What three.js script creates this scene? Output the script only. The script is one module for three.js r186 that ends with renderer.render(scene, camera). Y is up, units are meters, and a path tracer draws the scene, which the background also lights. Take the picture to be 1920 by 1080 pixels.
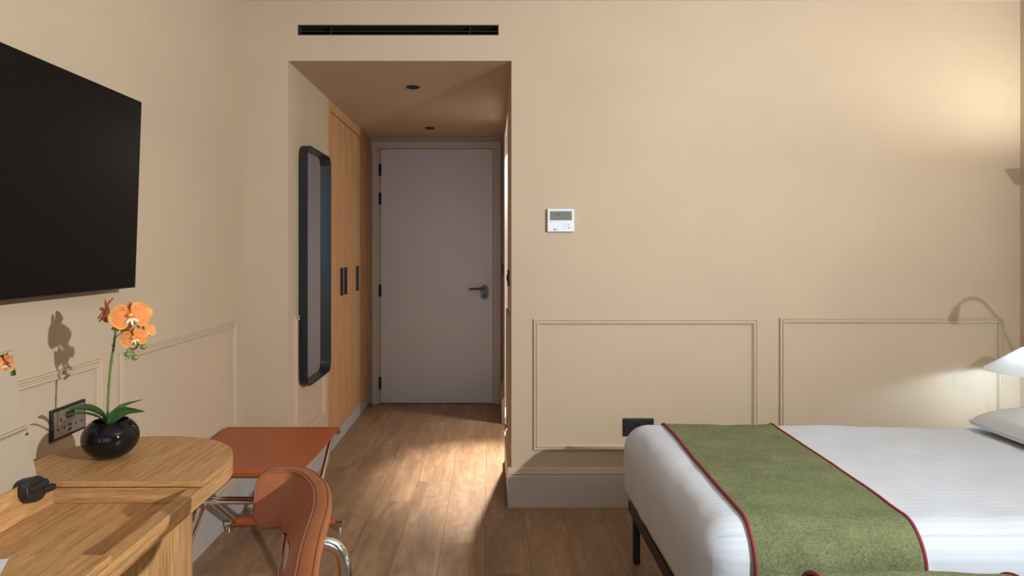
import * as THREE from 'three';
import { RoundedBoxGeometry } from 'three/addons/geometries/RoundedBoxGeometry.js';
import { mergeGeometries, toCreasedNormals } from 'three/addons/utils/BufferGeometryUtils.js';
import { RectAreaLightUniformsLib } from 'three/addons/lights/RectAreaLightUniformsLib.js';

// ------------------------------------------------------------------ camera, sky, exposure
const scene = new THREE.Scene();
const camera = new THREE.PerspectiveCamera(2 * Math.atan(540 / 1220) * 180 / Math.PI, 1920 / 1080, 0.05, 60);
camera.position.set(0, 1.226, 0);
camera.lookAt(0, 1.226, -5);
camera.setViewOffset(1920, 1080, 42, 70, 1920, 1080);          // shifted lens: verticals stay parallel
scene.background = new THREE.Color().setRGB(0.74, 0.87, 1.0);  // overcast daylight outside the window behind the camera
scene.backgroundIntensity = 2.1;
RectAreaLightUniformsLib.init();
const renderer = new THREE.WebGLRenderer({ antialias: true });
renderer.toneMapping = THREE.LinearToneMapping;
renderer.toneMappingExposure = 1.0;
renderer.shadowMap.enabled = true;
const LAMP = { key: 38, table: 0.55, sconce: 1.55, bath: 62, bathGlow: 8.5 };    // candela

// ------------------------------------------------------------------ helpers
let seed = 7;
const rnd = () => { seed = (seed * 1664525 + 1013904223) >>> 0; return seed / 4294967296; };
const lin = (r, g, b) => new THREE.Color().setRGB(r, g, b);
const taken = {};
function numbered(name) { const n = taken[name] = (taken[name] ?? -1) + 1; return n ? `${name}_${String(n).padStart(3, '0')}` : name; }
function mesh(name, geo, mat, parent) {
  const m = new THREE.Mesh(geo, mat); m.name = parent ? name : numbered(name);
  m.castShadow = m.receiveShadow = true; (parent ?? scene).add(m); return m;
}
function group(name, x = 0, y = 0, z = 0, parent) {
  const g = new THREE.Group(); g.name = parent ? name : numbered(name); g.position.set(x, y, z); (parent ?? scene).add(g); return g;
}
function tag(o, label, category, grp) { o.userData = { label, category }; if (grp) o.userData.group = grp; return o; }
function structure(o, label) { o.userData.kind = 'structure'; if (label) o.userData.label = label; return o; }

// value noise, tileable
function hash(x, y, s) { let h = (x * 374761393 + y * 668265263 + s * 1442695041) | 0; h = Math.imul(h ^ (h >>> 13), 1274126177); return ((h ^ (h >>> 16)) >>> 0) / 4294967296; }
function vnoise(x, y, px, py, s) {
  const xi = Math.floor(x), yi = Math.floor(y), fx = x - xi, fy = y - yi, u = fx * fx * (3 - 2 * fx), v = fy * fy * (3 - 2 * fy);
  const w = (a, p) => ((a % p) + p) % p, x0 = w(xi, px), x1 = w(xi + 1, px), y0 = w(yi, py), y1 = w(yi + 1, py);
  return (hash(x0, y0, s) * (1 - u) + hash(x1, y0, s) * u) * (1 - v) + (hash(x0, y1, s) * (1 - u) + hash(x1, y1, s) * u) * v;
}
function fbm(x, y, px, py, s, oct = 4) { let a = 0, k = 0.5, t = 0; for (let i = 0; i < oct; i++) { a += k * vnoise(x, y, px, py, s + i * 17); t += k; x *= 2; y *= 2; px *= 2; py *= 2; k *= 0.5; } return a / t; }
function dataTex(w, h, fn, srgb) {
  const d = new Uint8Array(w * h * 4);
  for (let y = 0; y < h; y++) for (let x = 0; x < w; x++) { const c = fn(x / w, y / h), i = (y * w + x) * 4; for (let k = 0; k < 3; k++) d[i + k] = Math.max(0, Math.min(255, (c.length ? c[k] : c) * 255)); d[i + 3] = 255; }
  const t = new THREE.DataTexture(d, w, h, THREE.RGBAFormat);
  t.magFilter = THREE.LinearFilter; t.minFilter = THREE.LinearMipmapLinearFilter; t.generateMipmaps = true;
  t.wrapS = t.wrapT = THREE.RepeatWrapping; if (srgb) t.colorSpace = THREE.SRGBColorSpace; t.needsUpdate = true; return t;
}
const mix = (a, b, t) => a.map((v, i) => v + (b[i] - v) * t);
// oak: u runs along the grain. dark / light are sRGB 0..1
function oak(w, h, s, dark, light, { streak = 90, arch = 5, fine = 0.5, contrast = 1, ringGain = 0.3 } = {}) {
  const val = (u, v) => {
    const warp = fbm(u * 4, v * 3, 4, 3, s, 4);
    const ring = Math.sin((v * arch + warp * 3.2) * Math.PI * 2 * 3);
    const coarse = fbm(u * 6, v * 24, 6, 24, s + 40, 3);
    const pore = fbm(u * 24, v * streak, 24, streak, s + 80, 3);
    return { tone: 0.5 + contrast * ((coarse - 0.5) * 0.9 + ring * 0.11 * ringGain * 3 * (0.4 + coarse) + (pore - 0.5) * fine), pore };
  };
  const map = dataTex(w, h, (u, v) => mix(dark, light, Math.max(0, Math.min(1, val(u, v).tone))), true);
  const bump = dataTex(w / 2, h / 2, (u, v) => val(u, v).pore);
  return { map, bump };
}
function woodMat(tex, tint, rough = 0.5, bump = 0.0006) {
  return new THREE.MeshStandardMaterial({ map: tex.map, bumpMap: tex.bump, bumpScale: bump, roughness: rough, color: tint });
}
// uv in metres by the way each face points; u along axis `grain` (0 x, 1 y, 2 z); su, sv = metres covered by one texture
function boxUV(geo, grain = 0, su = 1, sv = 1, ou = 0, ov = 0) {
  const g = geo.index ? geo.toNonIndexed() : geo;
  const p = g.attributes.position, uv = new Float32Array(p.count * 2), a = new THREE.Vector3(), b = new THREE.Vector3(), c = new THREE.Vector3();
  for (let i = 0; i < p.count; i += 3) {
    a.fromBufferAttribute(p, i); b.fromBufferAttribute(p, i + 1); c.fromBufferAttribute(p, i + 2);
    const n = b.clone().sub(a).cross(c.clone().sub(a)).toArray().map(Math.abs), d = n.indexOf(Math.max(...n));
    let ax = grain, ay; if (ax === d) ax = (d + 1) % 3; ay = 3 - d - ax;
    [a, b, c].forEach((q, k) => { const t = q.toArray(); uv[(i + k) * 2] = t[ax] / su + ou; uv[(i + k) * 2 + 1] = t[ay] / sv + ov + d * 0.37; });
  }
  g.setAttribute('uv', new THREE.BufferAttribute(uv, 2)); return g;
}
const bx = (x0, x1, y0, y1, z0, z1) => { const g = new THREE.BoxGeometry(x1 - x0, y1 - y0, z1 - z0); g.translate((x0 + x1) / 2, (y0 + y1) / 2, (z0 + z1) / 2); return g; };
const rbx = (x0, x1, y0, y1, z0, z1, r = 0.003, s = 2) => { const g = new RoundedBoxGeometry(x1 - x0, y1 - y0, z1 - z0, s, r); g.translate((x0 + x1) / 2, (y0 + y1) / 2, (z0 + z1) / 2); return g; };
const V = (x, y, z) => new THREE.Vector3(x, y, z);
function tube(pts, r, seg = 40, rad = 12, closed = false) { return new THREE.TubeGeometry(new THREE.CatmullRomCurve3(pts.map((p) => p.isVector3 ? p : V(...p)), closed, 'centripetal'), seg, r, rad, closed); }
function rod(a, b, r, rad = 14, r2 = r) {
  a = V(...a); b = V(...b); const d = b.clone().sub(a), g = new THREE.CylinderGeometry(r2, r, d.length(), rad, 1);
  g.applyQuaternion(new THREE.Quaternion().setFromUnitVectors(V(0, 1, 0), d.clone().normalize())); g.translate(...a.add(b).multiplyScalar(0.5).toArray()); return g;
}
function lathe(profile, seg = 48) { return new THREE.LatheGeometry(profile.map(([r, y]) => new THREE.Vector2(r, y)), seg); }
function rawGeo(pos, idx, uv) { const g = new THREE.BufferGeometry(); g.setAttribute('position', new THREE.Float32BufferAttribute(pos, 3)); if (uv) g.setAttribute('uv', new THREE.Float32BufferAttribute(uv, 2)); g.setIndex(idx); g.computeVertexNormals(); return g; }
const merge = (l) => mergeGeometries(l.map((g) => { const q = g.index ? g.toNonIndexed() : g; if (!q.attributes.uv) q.setAttribute('uv', new THREE.Float32BufferAttribute(new Float32Array(q.attributes.position.count * 2), 2)); return q; }));
function extrude(pts, depth, opt = {}) { const s = new THREE.Shape(pts.map((p) => new THREE.Vector2(...p))); (opt.holes ?? []).forEach((h) => s.holes.push(new THREE.Path(h.map((p) => new THREE.Vector2(...p))))); return new THREE.ExtrudeGeometry(s, { depth, bevelEnabled: false, curveSegments: 24, ...opt.ex }); }
function roundedOutline(w, h, r, n = 8) { const o = []; for (const [cx, cy, a0] of [[w / 2 - r, h / 2 - r, 0], [-w / 2 + r, h / 2 - r, 90], [-w / 2 + r, -h / 2 + r, 180], [w / 2 - r, -h / 2 + r, 270]]) for (let i = 0; i <= n; i++) { const a = (a0 + 90 * i / n) * Math.PI / 180; o.push([cx + r * Math.cos(a), cy + r * Math.sin(a)]); } return o; }
// outline resampled to even steps
function resample(o, n) { const L = [0]; for (let i = 0; i < o.length; i++) { const a = o[i], b = o[(i + 1) % o.length]; L.push(L[i] + Math.hypot(b[0] - a[0], b[1] - a[1])); } const out = []; for (let k = 0; k < n; k++) { const t = k / n * L[o.length]; let i = 0; while (L[i + 1] < t) i++; const f = (t - L[i]) / (L[i + 1] - L[i] || 1), a = o[i], b = o[(i + 1) % o.length]; out.push([a[0] + (b[0] - a[0]) * f, a[1] + (b[1] - a[1]) * f]); } return out; }
// face of a pad (rings to the centre) and its side, bent by map(x, y, t)
function padFace(o, t, dome, map, flip, rings = 10) {
  const pos = [], idx = [], uv = [], n = o.length;
  for (let r = 0; r <= rings; r++) { const k = 1 - r / rings; for (const [x, y] of o) { const d = dome * (1 - Math.pow(k, 3)); pos.push(...map(x * k, y * k, t + d)); uv.push(x * k, y * k); } }
  for (let r = 0; r < rings; r++) for (let i = 0; i < n; i++) { const a = r * n + i, b = r * n + (i + 1) % n, c = a + n, d = b + n; flip ? idx.push(a, c, b, b, c, d) : idx.push(a, b, c, b, d, c); }
  return rawGeo(pos, idx, uv);
}
function padSide(o, prof, map) {
  const pos = [], idx = [], uv = [], n = o.length, m = prof.length;
  for (let j = 0; j < m; j++) for (let i = 0; i < n; i++) { const [x, y] = o[i], a = o[(i + n - 1) % n], b = o[(i + 1) % n], tx = b[0] - a[0], ty = b[1] - a[1], l = Math.hypot(tx, ty) || 1; pos.push(...map(x + prof[j][0] * ty / l, y - prof[j][0] * tx / l, prof[j][1])); uv.push(i * 0.01, prof[j][1]); }
  for (let j = 0; j < m - 1; j++) for (let i = 0; i < n; i++) { const a = j * n + i, b = j * n + (i + 1) % n; idx.push(a, a + n, b, b, a + n, b + n); }
  return rawGeo(pos, idx, uv);
}

// ------------------------------------------------------------------ materials
const plasterBump = dataTex(256, 256, (u, v) => fbm(u * 40, v * 40, 40, 40, 3, 3));
const plasterMap = dataTex(256, 256, (u, v) => 0.955 + 0.045 * fbm(u * 5, v * 5, 5, 5, 9, 4), true);
const paint = (c, rough = 0.75) => new THREE.MeshStandardMaterial({ color: c, map: plasterMap, roughness: rough, bumpMap: plasterBump, bumpScale: 0.0003 });
const M = {};
M.wall = paint(lin(0.56, 0.425, 0.290));
M.trimPaint = paint(lin(0.49, 0.44, 0.395), 0.5);
M.doorPaint = paint(lin(0.55, 0.56, 0.59), 0.4);
M.ceiling = paint(lin(0.74, 0.70, 0.66));
M.bathWall = paint(lin(0.72, 0.71, 0.70));
M.black = new THREE.MeshStandardMaterial({ color: lin(0.012, 0.012, 0.013), roughness: 0.42 });
M.blackMatte = new THREE.MeshStandardMaterial({ color: lin(0.018, 0.017, 0.017), roughness: 0.8 });
M.blackMetal = new THREE.MeshStandardMaterial({ color: lin(0.02, 0.021, 0.023), roughness: 0.32, metalness: 0.3 });
M.bronze = new THREE.MeshStandardMaterial({ color: lin(0.10, 0.09, 0.085), roughness: 0.35, metalness: 0.9 });
M.chrome = new THREE.MeshStandardMaterial({ color: lin(0.78, 0.77, 0.75), roughness: 0.10, metalness: 1 });
M.steel = new THREE.MeshStandardMaterial({ color: lin(0.42, 0.40, 0.37), roughness: 0.36, metalness: 0.85 });
M.mirror = new THREE.MeshStandardMaterial({ color: lin(0.86, 0.88, 0.88), roughness: 0.01, metalness: 1 });
M.white = new THREE.MeshStandardMaterial({ color: lin(0.74, 0.75, 0.77), roughness: 0.4 });
M.subfloor = new THREE.MeshStandardMaterial({ color: lin(0.10, 0.065, 0.04), roughness: 0.9 });
M.screen = new THREE.MeshPhysicalMaterial({ color: lin(0.004, 0.004, 0.004), roughness: 0.34, specularIntensity: 0.22 });
const oakFloor = oak(1024, 512, 11, [0.45, 0.34, 0.24], [0.70, 0.555, 0.425], { streak: 110, arch: 3, fine: 0.55, contrast: 0.75, ringGain: 0.35 });
const oakDesk = oak(1024, 512, 23, [0.56, 0.395, 0.23], [0.88, 0.675, 0.445], { streak: 150, arch: 2, fine: 0.95, contrast: 0.7, ringGain: 0.12 });
const oakDoor = oak(1024, 512, 37, [0.68, 0.49, 0.325], [0.86, 0.665, 0.47], { streak: 120, arch: 2, fine: 0.5, contrast: 0.6, ringGain: 0.15 });
M.floorA = [[1, 1, 1], [0.88, 0.87, 0.86], [1.0, 0.96, 0.92], [0.94, 0.94, 0.95]].map((c) => woodMat(oakFloor, lin(...c), 0.42, 0.0005));
M.desk = woodMat(oakDesk, lin(1, 1, 1), 0.42, 0.0005);
M.wardrobe = woodMat(oakDoor, lin(1, 1, 1), 0.5, 0.0003);
const leatherBump = dataTex(512, 512, (u, v) => fbm(u * 90, v * 90, 90, 90, 5, 3));
const leatherMap = dataTex(256, 256, (u, v) => mix([0.55, 0.315, 0.18], [0.62, 0.365, 0.215], fbm(u * 12, v * 12, 12, 12, 6, 4)), true);
M.leather = new THREE.MeshStandardMaterial({ map: leatherMap, bumpMap: leatherBump, bumpScale: 0.0004, roughness: 0.48 });
const slingMap = dataTex(256, 256, (u, v) => mix([0.61, 0.31, 0.155], [0.66, 0.345, 0.18], fbm(u * 7, v * 7, 7, 7, 16, 4)), true);
M.sling = new THREE.MeshStandardMaterial({ map: slingMap, bumpMap: leatherBump, bumpScale: 0.0003, roughness: 0.45 });
M.stitch = new THREE.MeshStandardMaterial({ color: lin(0.16, 0.075, 0.045), roughness: 0.7 });
// satin-stripe cotton: stripes run along x, so they change with v
const stripeBump = dataTex(256, 256, (u, v) => 0.5 + 0.35 * Math.sign(Math.sin(v * Math.PI * 2 * 8)) + 0.15 * fbm(u * 60, v * 60, 60, 60, 8, 2));
const stripeMap = dataTex(256, 256, (u, v) => { const k = Math.sin(v * Math.PI * 2 * 8) > 0 ? 0.805 : 0.785; return [k - 0.02, k - 0.002, k + 0.026]; }, true);
M.linen = new THREE.MeshStandardMaterial({ map: stripeMap, bumpMap: stripeBump, bumpScale: 0.00012, roughness: 0.72 });
M.cotton = new THREE.MeshStandardMaterial({ color: lin(0.66, 0.68, 0.71), roughness: 0.8 });
const tweed = (u, v) => { const a = hash(Math.floor(u * 340), Math.floor(v * 340), 2), b = fbm(u * 90, v * 90, 90, 90, 31, 2), c = fbm(u * 6, v * 6, 6, 6, 44, 3); return 0.45 * a + 0.3 * b + 0.25 * c; };
const tweedMap = dataTex(512, 512, (u, v) => mix([0.255, 0.275, 0.155], [0.585, 0.61, 0.43], tweed(u, v)), true);
const tweedBump = dataTex(512, 512, (u, v) => tweed(u, v));
M.runner = new THREE.MeshStandardMaterial({ map: tweedMap, bumpMap: tweedBump, bumpScale: 0.0016, roughness: 0.95 });
M.piping = new THREE.MeshStandardMaterial({ color: lin(0.24, 0.022, 0.035), roughness: 0.7 });
M.leaf = new THREE.MeshStandardMaterial({ color: lin(0.075, 0.17, 0.055), roughness: 0.45 });
M.stem = new THREE.MeshStandardMaterial({ color: lin(0.13, 0.18, 0.035), roughness: 0.55 });
M.bud = new THREE.MeshStandardMaterial({ color: lin(0.20, 0.26, 0.08), roughness: 0.4 });
const petalMap = dataTex(256, 256, (u, v) => {
  const e = Math.max(Math.abs(v - 0.5) * 2, u), vein = fbm(u * 10 + Math.abs(v - 0.5) * 6, v * 70, 16, 70, 51, 3);
  let c = mix([0.88, 0.42, 0.22], [0.98, 0.70, 0.40], Math.pow(vein, 0.9)); const r = Math.max(0, (e - 0.82) / 0.18); c = mix(c, [0.97, 0.78, 0.24], Math.min(1, r)); return mix(c, [0.84, 0.28, 0.16], Math.max(0, 0.18 - u) * 3);
}, true);
M.petal = new THREE.MeshPhysicalMaterial({ map: petalMap, roughness: 0.7, side: THREE.DoubleSide });
M.sepal = new THREE.MeshStandardMaterial({ color: lin(0.62, 0.17, 0.08), roughness: 0.7, side: THREE.DoubleSide });
M.lip = new THREE.MeshStandardMaterial({ color: lin(0.82, 0.74, 0.48), roughness: 0.6 });
M.lipYellow = new THREE.MeshStandardMaterial({ color: lin(0.85, 0.46, 0.02), roughness: 0.5 });
M.glossBlack = new THREE.MeshPhysicalMaterial({ color: lin(0.008, 0.007, 0.007), roughness: 0.07, specularIntensity: 0.6 });
M.soil = new THREE.MeshStandardMaterial({ color: lin(0.03, 0.022, 0.018), roughness: 1 });
M.bedMetal = new THREE.MeshStandardMaterial({ color: lin(0.022, 0.019, 0.017), roughness: 0.55 });
M.tile = new THREE.MeshStandardMaterial({ color: lin(0.5, 0.49, 0.47), roughness: 0.4 });

// ------------------------------------------------------------------ the room shell (metres; the camera looks along -z)
const XL = -1.1825, XR = 2.547, ZB = -3.123, ZR = 2.6, H = 2.426, HX0 = -0.9675, HX1 = 0.105, HH = 2.137, ZE = -5.229, T = 0.12;
const wallUV = (g) => boxUV(g, 1, 1.7, 1.7);
{
  // back wall with the passage opening and the slot for the air vent
  const g = extrude([[XL - T, 0], [HX0, 0], [HX0, HH], [HX1, HH], [HX1, 0], [XR + T, 0], [XR + T, H], [XL - T, H]], T, { holes: [[[-0.919, 2.26], [0.0435, 2.26], [0.0435, 2.309], [-0.919, 2.309]]] });
  g.translate(0, 0, ZB - T); structure(mesh('wall_back', wallUV(g), M.wall), 'beige painted wall around the passage opening');
  structure(mesh('wall_left', wallUV(bx(XL - T, XL, 0, H, ZB, ZR + T)), M.wall), 'beige wall behind the television and desk');
  structure(mesh('wall_right', wallUV(bx(XR, XR + T, 0, H, ZB, ZR + T)), M.wall), 'beige wall at the head of the beds');
  const r = extrude([[XL, 0], [XR, 0], [XR, H], [XL, H]], T, { holes: [[[-1.05, 0.55], [1.7, 0.55], [1.7, 2.2], [-1.05, 2.2]]] });
  r.translate(0, 0, ZR); structure(mesh('wall_rear', wallUV(r), M.wall), 'beige wall with a window behind the viewer');
  structure(mesh('ceiling', wallUV(bx(XL - T, XR + T, H, H + 0.12, ZB - T, ZR + T)), M.ceiling), 'white ceiling of the bedroom');
  // passage
  structure(mesh('wall_passage_left', wallUV(bx(XL - T, HX0, 0, HH, -3.885, ZB - T)), M.wall), 'beige passage wall carrying the tall mirror');
  const w = extrude([[3.243, 0], [3.8, 0], [3.8, 2.04], [4.6, 2.04], [4.6, 0], [5.229, 0], [5.229, HH], [3.243, HH]], 0.1);
  w.rotateY(Math.PI / 2); w.translate(HX1, 0, 0);               // shape x becomes -z
  structure(mesh('wall_passage_right', wallUV(w), M.wall), 'beige passage wall with a side doorway');
  structure(mesh('wall_passage_end', wallUV(bx(-1.6, 2.0, 0, HH, ZE - T, ZE)), M.trimPaint), 'taupe wall around the entrance door');
  structure(mesh('ceiling_passage', wallUV(bx(-1.6, 2.0, HH, HH + 0.1, ZE - T, ZB - T)), M.wall), 'beige ceiling of the passage');
  structure(mesh('wall_wardrobe_recess', wallUV(bx(-1.7, -1.6, 0, HH, ZE - T, ZB - T)), M.wall));
  // bathroom beyond the doorway
  structure(mesh('wall_bathroom', wallUV(bx(1.9, 2.0, 0, HH, ZE, ZB - T)), M.bathWall));
  structure(mesh('floor_bathroom', bx(HX1, 1.9, -0.06, 0, ZE, ZB - T), M.tile));
}
{
  const t = structure(group('trim_doorway'), 'white lining of the side doorway');
  for (const [z0, z1] of [[-3.812, -3.8], [-4.6, -4.588]]) mesh('jamb_lining', wallUV(bx(HX1 + 0.001, HX1 + 0.1, 0, 2.04, z0, z1)), M.white, t);
  mesh('head_lining', wallUV(bx(HX1 + 0.001, HX1 + 0.1, 2.028, 2.04, -4.588, -3.812)), M.white, t);
}
// floor: boards in columns along z
{
  const floor = structure(group('floor'), 'brown oak plank floor');
  mesh('underlay', bx(XL - T, XR + T, -0.08, -0.006, ZE - T, ZR + T), M.subfloor, floor).userData.kind = 'structure';
  const W = 0.18, gap = 0.0011, pl = 1.22;
  const edges = []; for (let x = -1.28; x < XR; x += W) edges.push(x);
  edges.forEach((x, c) => {
    const x0 = Math.max(x, XL) + gap / 2, x1 = Math.min(x + W, XR) - gap / 2; if (x1 - x0 < 0.01) return;
    const inHall = x + W > HX0 - 0.02 && x < HX1 + 0.02, zEnd = inHall ? ZE : ZB;
    let z = zEnd - [0.55, 0.1, 0.95, 0.32, 0.74][(c * 2) % 5] * pl; if (c === 3) z = -3.868 - pl * 2;
    for (; z < ZR; z += pl) {
      const a = Math.max(z, zEnd) + gap / 2, b = Math.min(z + pl, ZR) - gap / 2; if (b - a < 0.02) continue;
      const hx0 = a < ZB - 0.01 ? Math.max(x0, b < ZB ? HX0 : x0) : x0, hx1 = x1;
      const k = Math.floor(rnd() * 4);
      mesh('plank', boxUV(bx(hx0, hx1, -0.006, 0, a, b), 2, 2.0, 1.0, rnd(), rnd()), M.floorA[k], floor);
    }
  });
}
// window behind the viewer
{
  const w = structure(group('window_1', 0.325, 0.55, ZR), 'white framed window behind the viewer'), f = [];
  for (const x of [-1.35, -0.02, 1.31]) f.push(rbx(x, x + 0.04, 0, 1.65, 0.03, 0.09));
  for (const y of [0, 1.61]) f.push(rbx(-1.375, 1.375, y, y + 0.04, 0.03, 0.09));
  mesh('window_frame', merge(f), M.white, w);
  const glass = new THREE.MeshPhysicalMaterial({ color: lin(1, 1, 1), transmission: 1, thickness: 0, roughness: 0, ior: 1.5 });
  mesh('pane', bx(-1.31, -0.02, 0.04, 1.61, 0.058, 0.062), glass, w); mesh('pane', bx(0.02, 1.31, 0.04, 1.61, 0.058, 0.062), glass, w);
}
// baseboards: profile (out, up) swept straight
const baseProfile = [[0, 0], [0.018, 0], [0.018, 0.148], [0.0155, 0.151], [0.0155, 0.156], [0.019, 0.160], [0.017, 0.168], [0.012, 0.171], [0.012, 0.176], [0.008, 0.186], [0, 0.188]];
function baseboard(name, ax, az, bxx, bz, nx, nz, label) {
  const L = Math.hypot(bxx - ax, bz - az), d = V(bxx - ax, 0, bz - az).normalize(), n = V(nx, 0, nz), m = new THREE.Matrix4().makeBasis(n, V(0, 1, 0), d), flip = m.determinant() < 0, b = structure(group(name, ax, 0, az), label);
  const run = (prof) => { const g = extrude(prof, L).applyMatrix4(m), p = g.attributes.position.array; if (flip) for (let i = 0; i < p.length; i += 9) for (let k = 0; k < 3; k++) { const t = p[i + 3 + k]; p[i + 3 + k] = p[i + 6 + k]; p[i + 6 + k] = t; } g.computeVertexNormals(); return boxUV(g, 0, 1.7, 1.7); };
  mesh('skirting', run(baseProfile.slice(0, 4).concat([[0, 0.151]])), M.trimPaint, b);
  mesh('skirting_cap', run([[0, 0.151], ...baseProfile.slice(3)]), M.wall, b);
  return b;
}
baseboard('baseboard_back', HX1 - 0.018, ZB, XR, ZB, 0, 1, 'taupe moulded baseboard under the wall panels');
baseboard('baseboard_back_corner', XL, ZB, HX0 + 0.018, ZB, 0, 1);
baseboard('baseboard_left', XL, ZB, XL, ZR, 1, 0, 'taupe baseboard along the desk wall');
baseboard('baseboard_right', XR, ZR, XR, ZB, -1, 0);
baseboard('baseboard_passage_left', HX0, -3.86, HX0, ZB, 1, 0);
baseboard('baseboard_passage_right', HX1, ZB, HX1, -3.8, -1, 0);
baseboard('baseboard_passage_far', HX1, -4.6, HX1, ZE, -1, 0);
// panel mouldings: mitred frame in the local xy plane, proud along +z
const mould = [[0, 0], [0, 0.009], [0.004, 0.0115], [0.0075, 0.009], [0.0085, 0.0065], [0.0125, 0.0065], [0.0145, 0.0115], [0.019, 0.0125], [0.0225, 0.009], [0.0235, 0.005], [0.026, 0.0045], [0.026, 0]];
let trimNo = 0;
function panel(w, h, place, label) {
  const pos = [], corner = [[0, 0, 1, 1], [w, 0, -1, 1], [w, h, -1, -1], [0, h, 1, -1]];
  const at = ([x, y, sx, sy], [a, z]) => [x + sx * a, y + sy * a, z];
  for (let c = 0; c < 4; c++) for (let j = 0; j < mould.length - 1; j++) { const A = at(corner[c], mould[j]), B = at(corner[(c + 1) % 4], mould[j]), C = at(corner[(c + 1) % 4], mould[j + 1]), D = at(corner[c], mould[j + 1]); pos.push(...A, ...B, ...C, ...A, ...C, ...D); }
  const g = new THREE.BufferGeometry(); g.setAttribute('position', new THREE.Float32BufferAttribute(pos, 3)); g.computeVertexNormals();
  const m = structure(mesh(`trim_${++trimNo}`, boxUV(g, 0, 1.7, 1.7), M.wall), label); place(m); return m;
}
const PT = 0.898, PB = 0.271;
panel(1.075, PT - PB, (m) => m.position.set(0.21, PB, ZB), 'beige moulding frame with the black socket on the back wall');
panel(1.072, PT - PB + 0.006, (m) => m.position.set(1.39, PB, ZB), 'beige moulding frame beside the white table lamp');
panel(0.951, PT - PB, (m) => { m.rotation.y = Math.PI / 2; m.position.set(XL, PB, -2.067); }, 'beige moulding frame above the leather luggage rack');
panel(1.4, PT - PB, (m) => { m.rotation.y = Math.PI / 2; m.position.set(XL, PB, -0.571); }, 'beige moulding frame behind the desk');
panel(0.567, PT - PB, (m) => { m.rotation.y = Math.PI / 2; m.position.set(HX0, PB, -3.216); }, 'beige moulding frame below the tall passage mirror');
panel(0.48, PT - PB, (m) => { m.rotation.y = -Math.PI / 2; m.position.set(HX1, PB, -3.70); }, 'beige moulding frame on the right passage wall');

// ------------------------------------------------------------------ entrance door
{
  const d = structure(group('door_1', 0, 0, ZE), 'taupe entrance door with dark lever handle');
  mesh('leaf', wallUV(rbx(-0.874, 0.026, 0.008, 2.04, 0.001, 0.022, 0.002)), M.doorPaint, d);
  const arch = (a, b, z, t) => merge([bx(-0.874 - b, -0.874 - a, 0, t, 0, z), bx(0.026 + a, 0.026 + b, 0, t, 0, z), bx(-0.874 - a, 0.026 + a, t - (b - a), t, 0, z)]);
  mesh('door_stop', wallUV(arch(0.0045, 0.029, 0.024, 2.04 + 0.029)), M.trimPaint, d);
  mesh('architrave', wallUV(arch(0.0295, 0.064, 0.034, 2.04 + 0.056)), M.trimPaint, d);
  for (const y of [1.825, 1.595, 0.86, 0.12]) { const h = mesh('hinge', merge([rod([-0.877, y, 0.028], [-0.877, y + 0.095, 0.028], 0.0075), rbx(-0.888, -0.866, y, y + 0.095, 0.02, 0.026, 0.001)]), M.blackMatte, d); h.userData.label = 'black butt hinge'; }
  const plate = mesh('handle_plate', (() => { const g = new THREE.ExtrudeGeometry(new THREE.Shape(roundedOutline(0.058, 0.112, 0.0285, 12).map((p) => new THREE.Vector2(...p))), { depth: 0.006, bevelSize: 0.002, bevelThickness: 0.002, bevelSegments: 2 }); g.translate(-0.040, 0.895, 0.023); return g; })(), M.bronze, d);
  plate.userData.label = 'dark bronze handle plate';
  mesh('lever', merge([(() => { const g = new THREE.CylinderGeometry(0.026, 0.026, 0.012, 28); g.rotateX(Math.PI / 2); g.translate(-0.040, 0.923, 0.036); return g; })(), rod([-0.04, 0.923, 0.03], [-0.04, 0.923, 0.066], 0.011), rod([-0.032, 0.923, 0.064], [-0.165, 0.920, 0.064], 0.0105, 14, 0.0075)]), M.bronze, plate);
  mesh('key_cylinder', merge([rbx(-0.048, -0.032, 0.852, 0.884, 0.03, 0.036, 0.003)]), M.blackMetal, plate);
  mesh('latch', rbx(0.0268, 0.0302, 0.885, 0.912, 0.006, 0.026, 0.001), M.chrome, d);
}

// ------------------------------------------------------------------ wardrobe built into the passage wall
{
  const w = tag(group('wardrobe', HX0, 0, -3.885), 'built-in oak wardrobe with black bar handles beside the entrance door', 'wardrobe');
  const uv = (g, o) => boxUV(g, 1, 1.6, 0.9, o, o * 1.7);
  mesh('carcass', uv(bx(-0.55, -0.024, 0, HH - 0.001, -1.343, 0), 0.1), M.wardrobe, w);
  mesh('face_frame', uv(merge([bx(-0.024, 0.004, 0.085, HH - 0.001, -0.062, -0.001), bx(-0.024, 0.004, 2.075, HH - 0.001, -1.343, -0.062), bx(-0.024, 0.004, 0.085, 2.075, -1.343, -1.325)]), 0.3), M.wardrobe, w);
  mesh('plinth', wallUV(bx(-0.024, 0.0, 0, 0.085, -1.343, 0.0)), M.trimPaint, w);
  [[-0.0645, -0.400], [-0.4045, -0.797], [-0.8015, -1.3225]].forEach(([z0, z1], i) => {
    const d = mesh('door', uv(rbx(-0.022, -0.001, 0.088, 2.071, z1, z0, 0.002), 0.21 + i * 0.33), M.wardrobe, w);
    const hz = [-0.338, -0.452, -0.838][i];
    const h = mesh('handle', rbx(-0.001, 0.019, 0.935, 1.115, hz - 0.005, hz + 0.005, 0.002), M.blackMetal, d);
    h.userData.label = 'black bar handle';
  });
}
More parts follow.
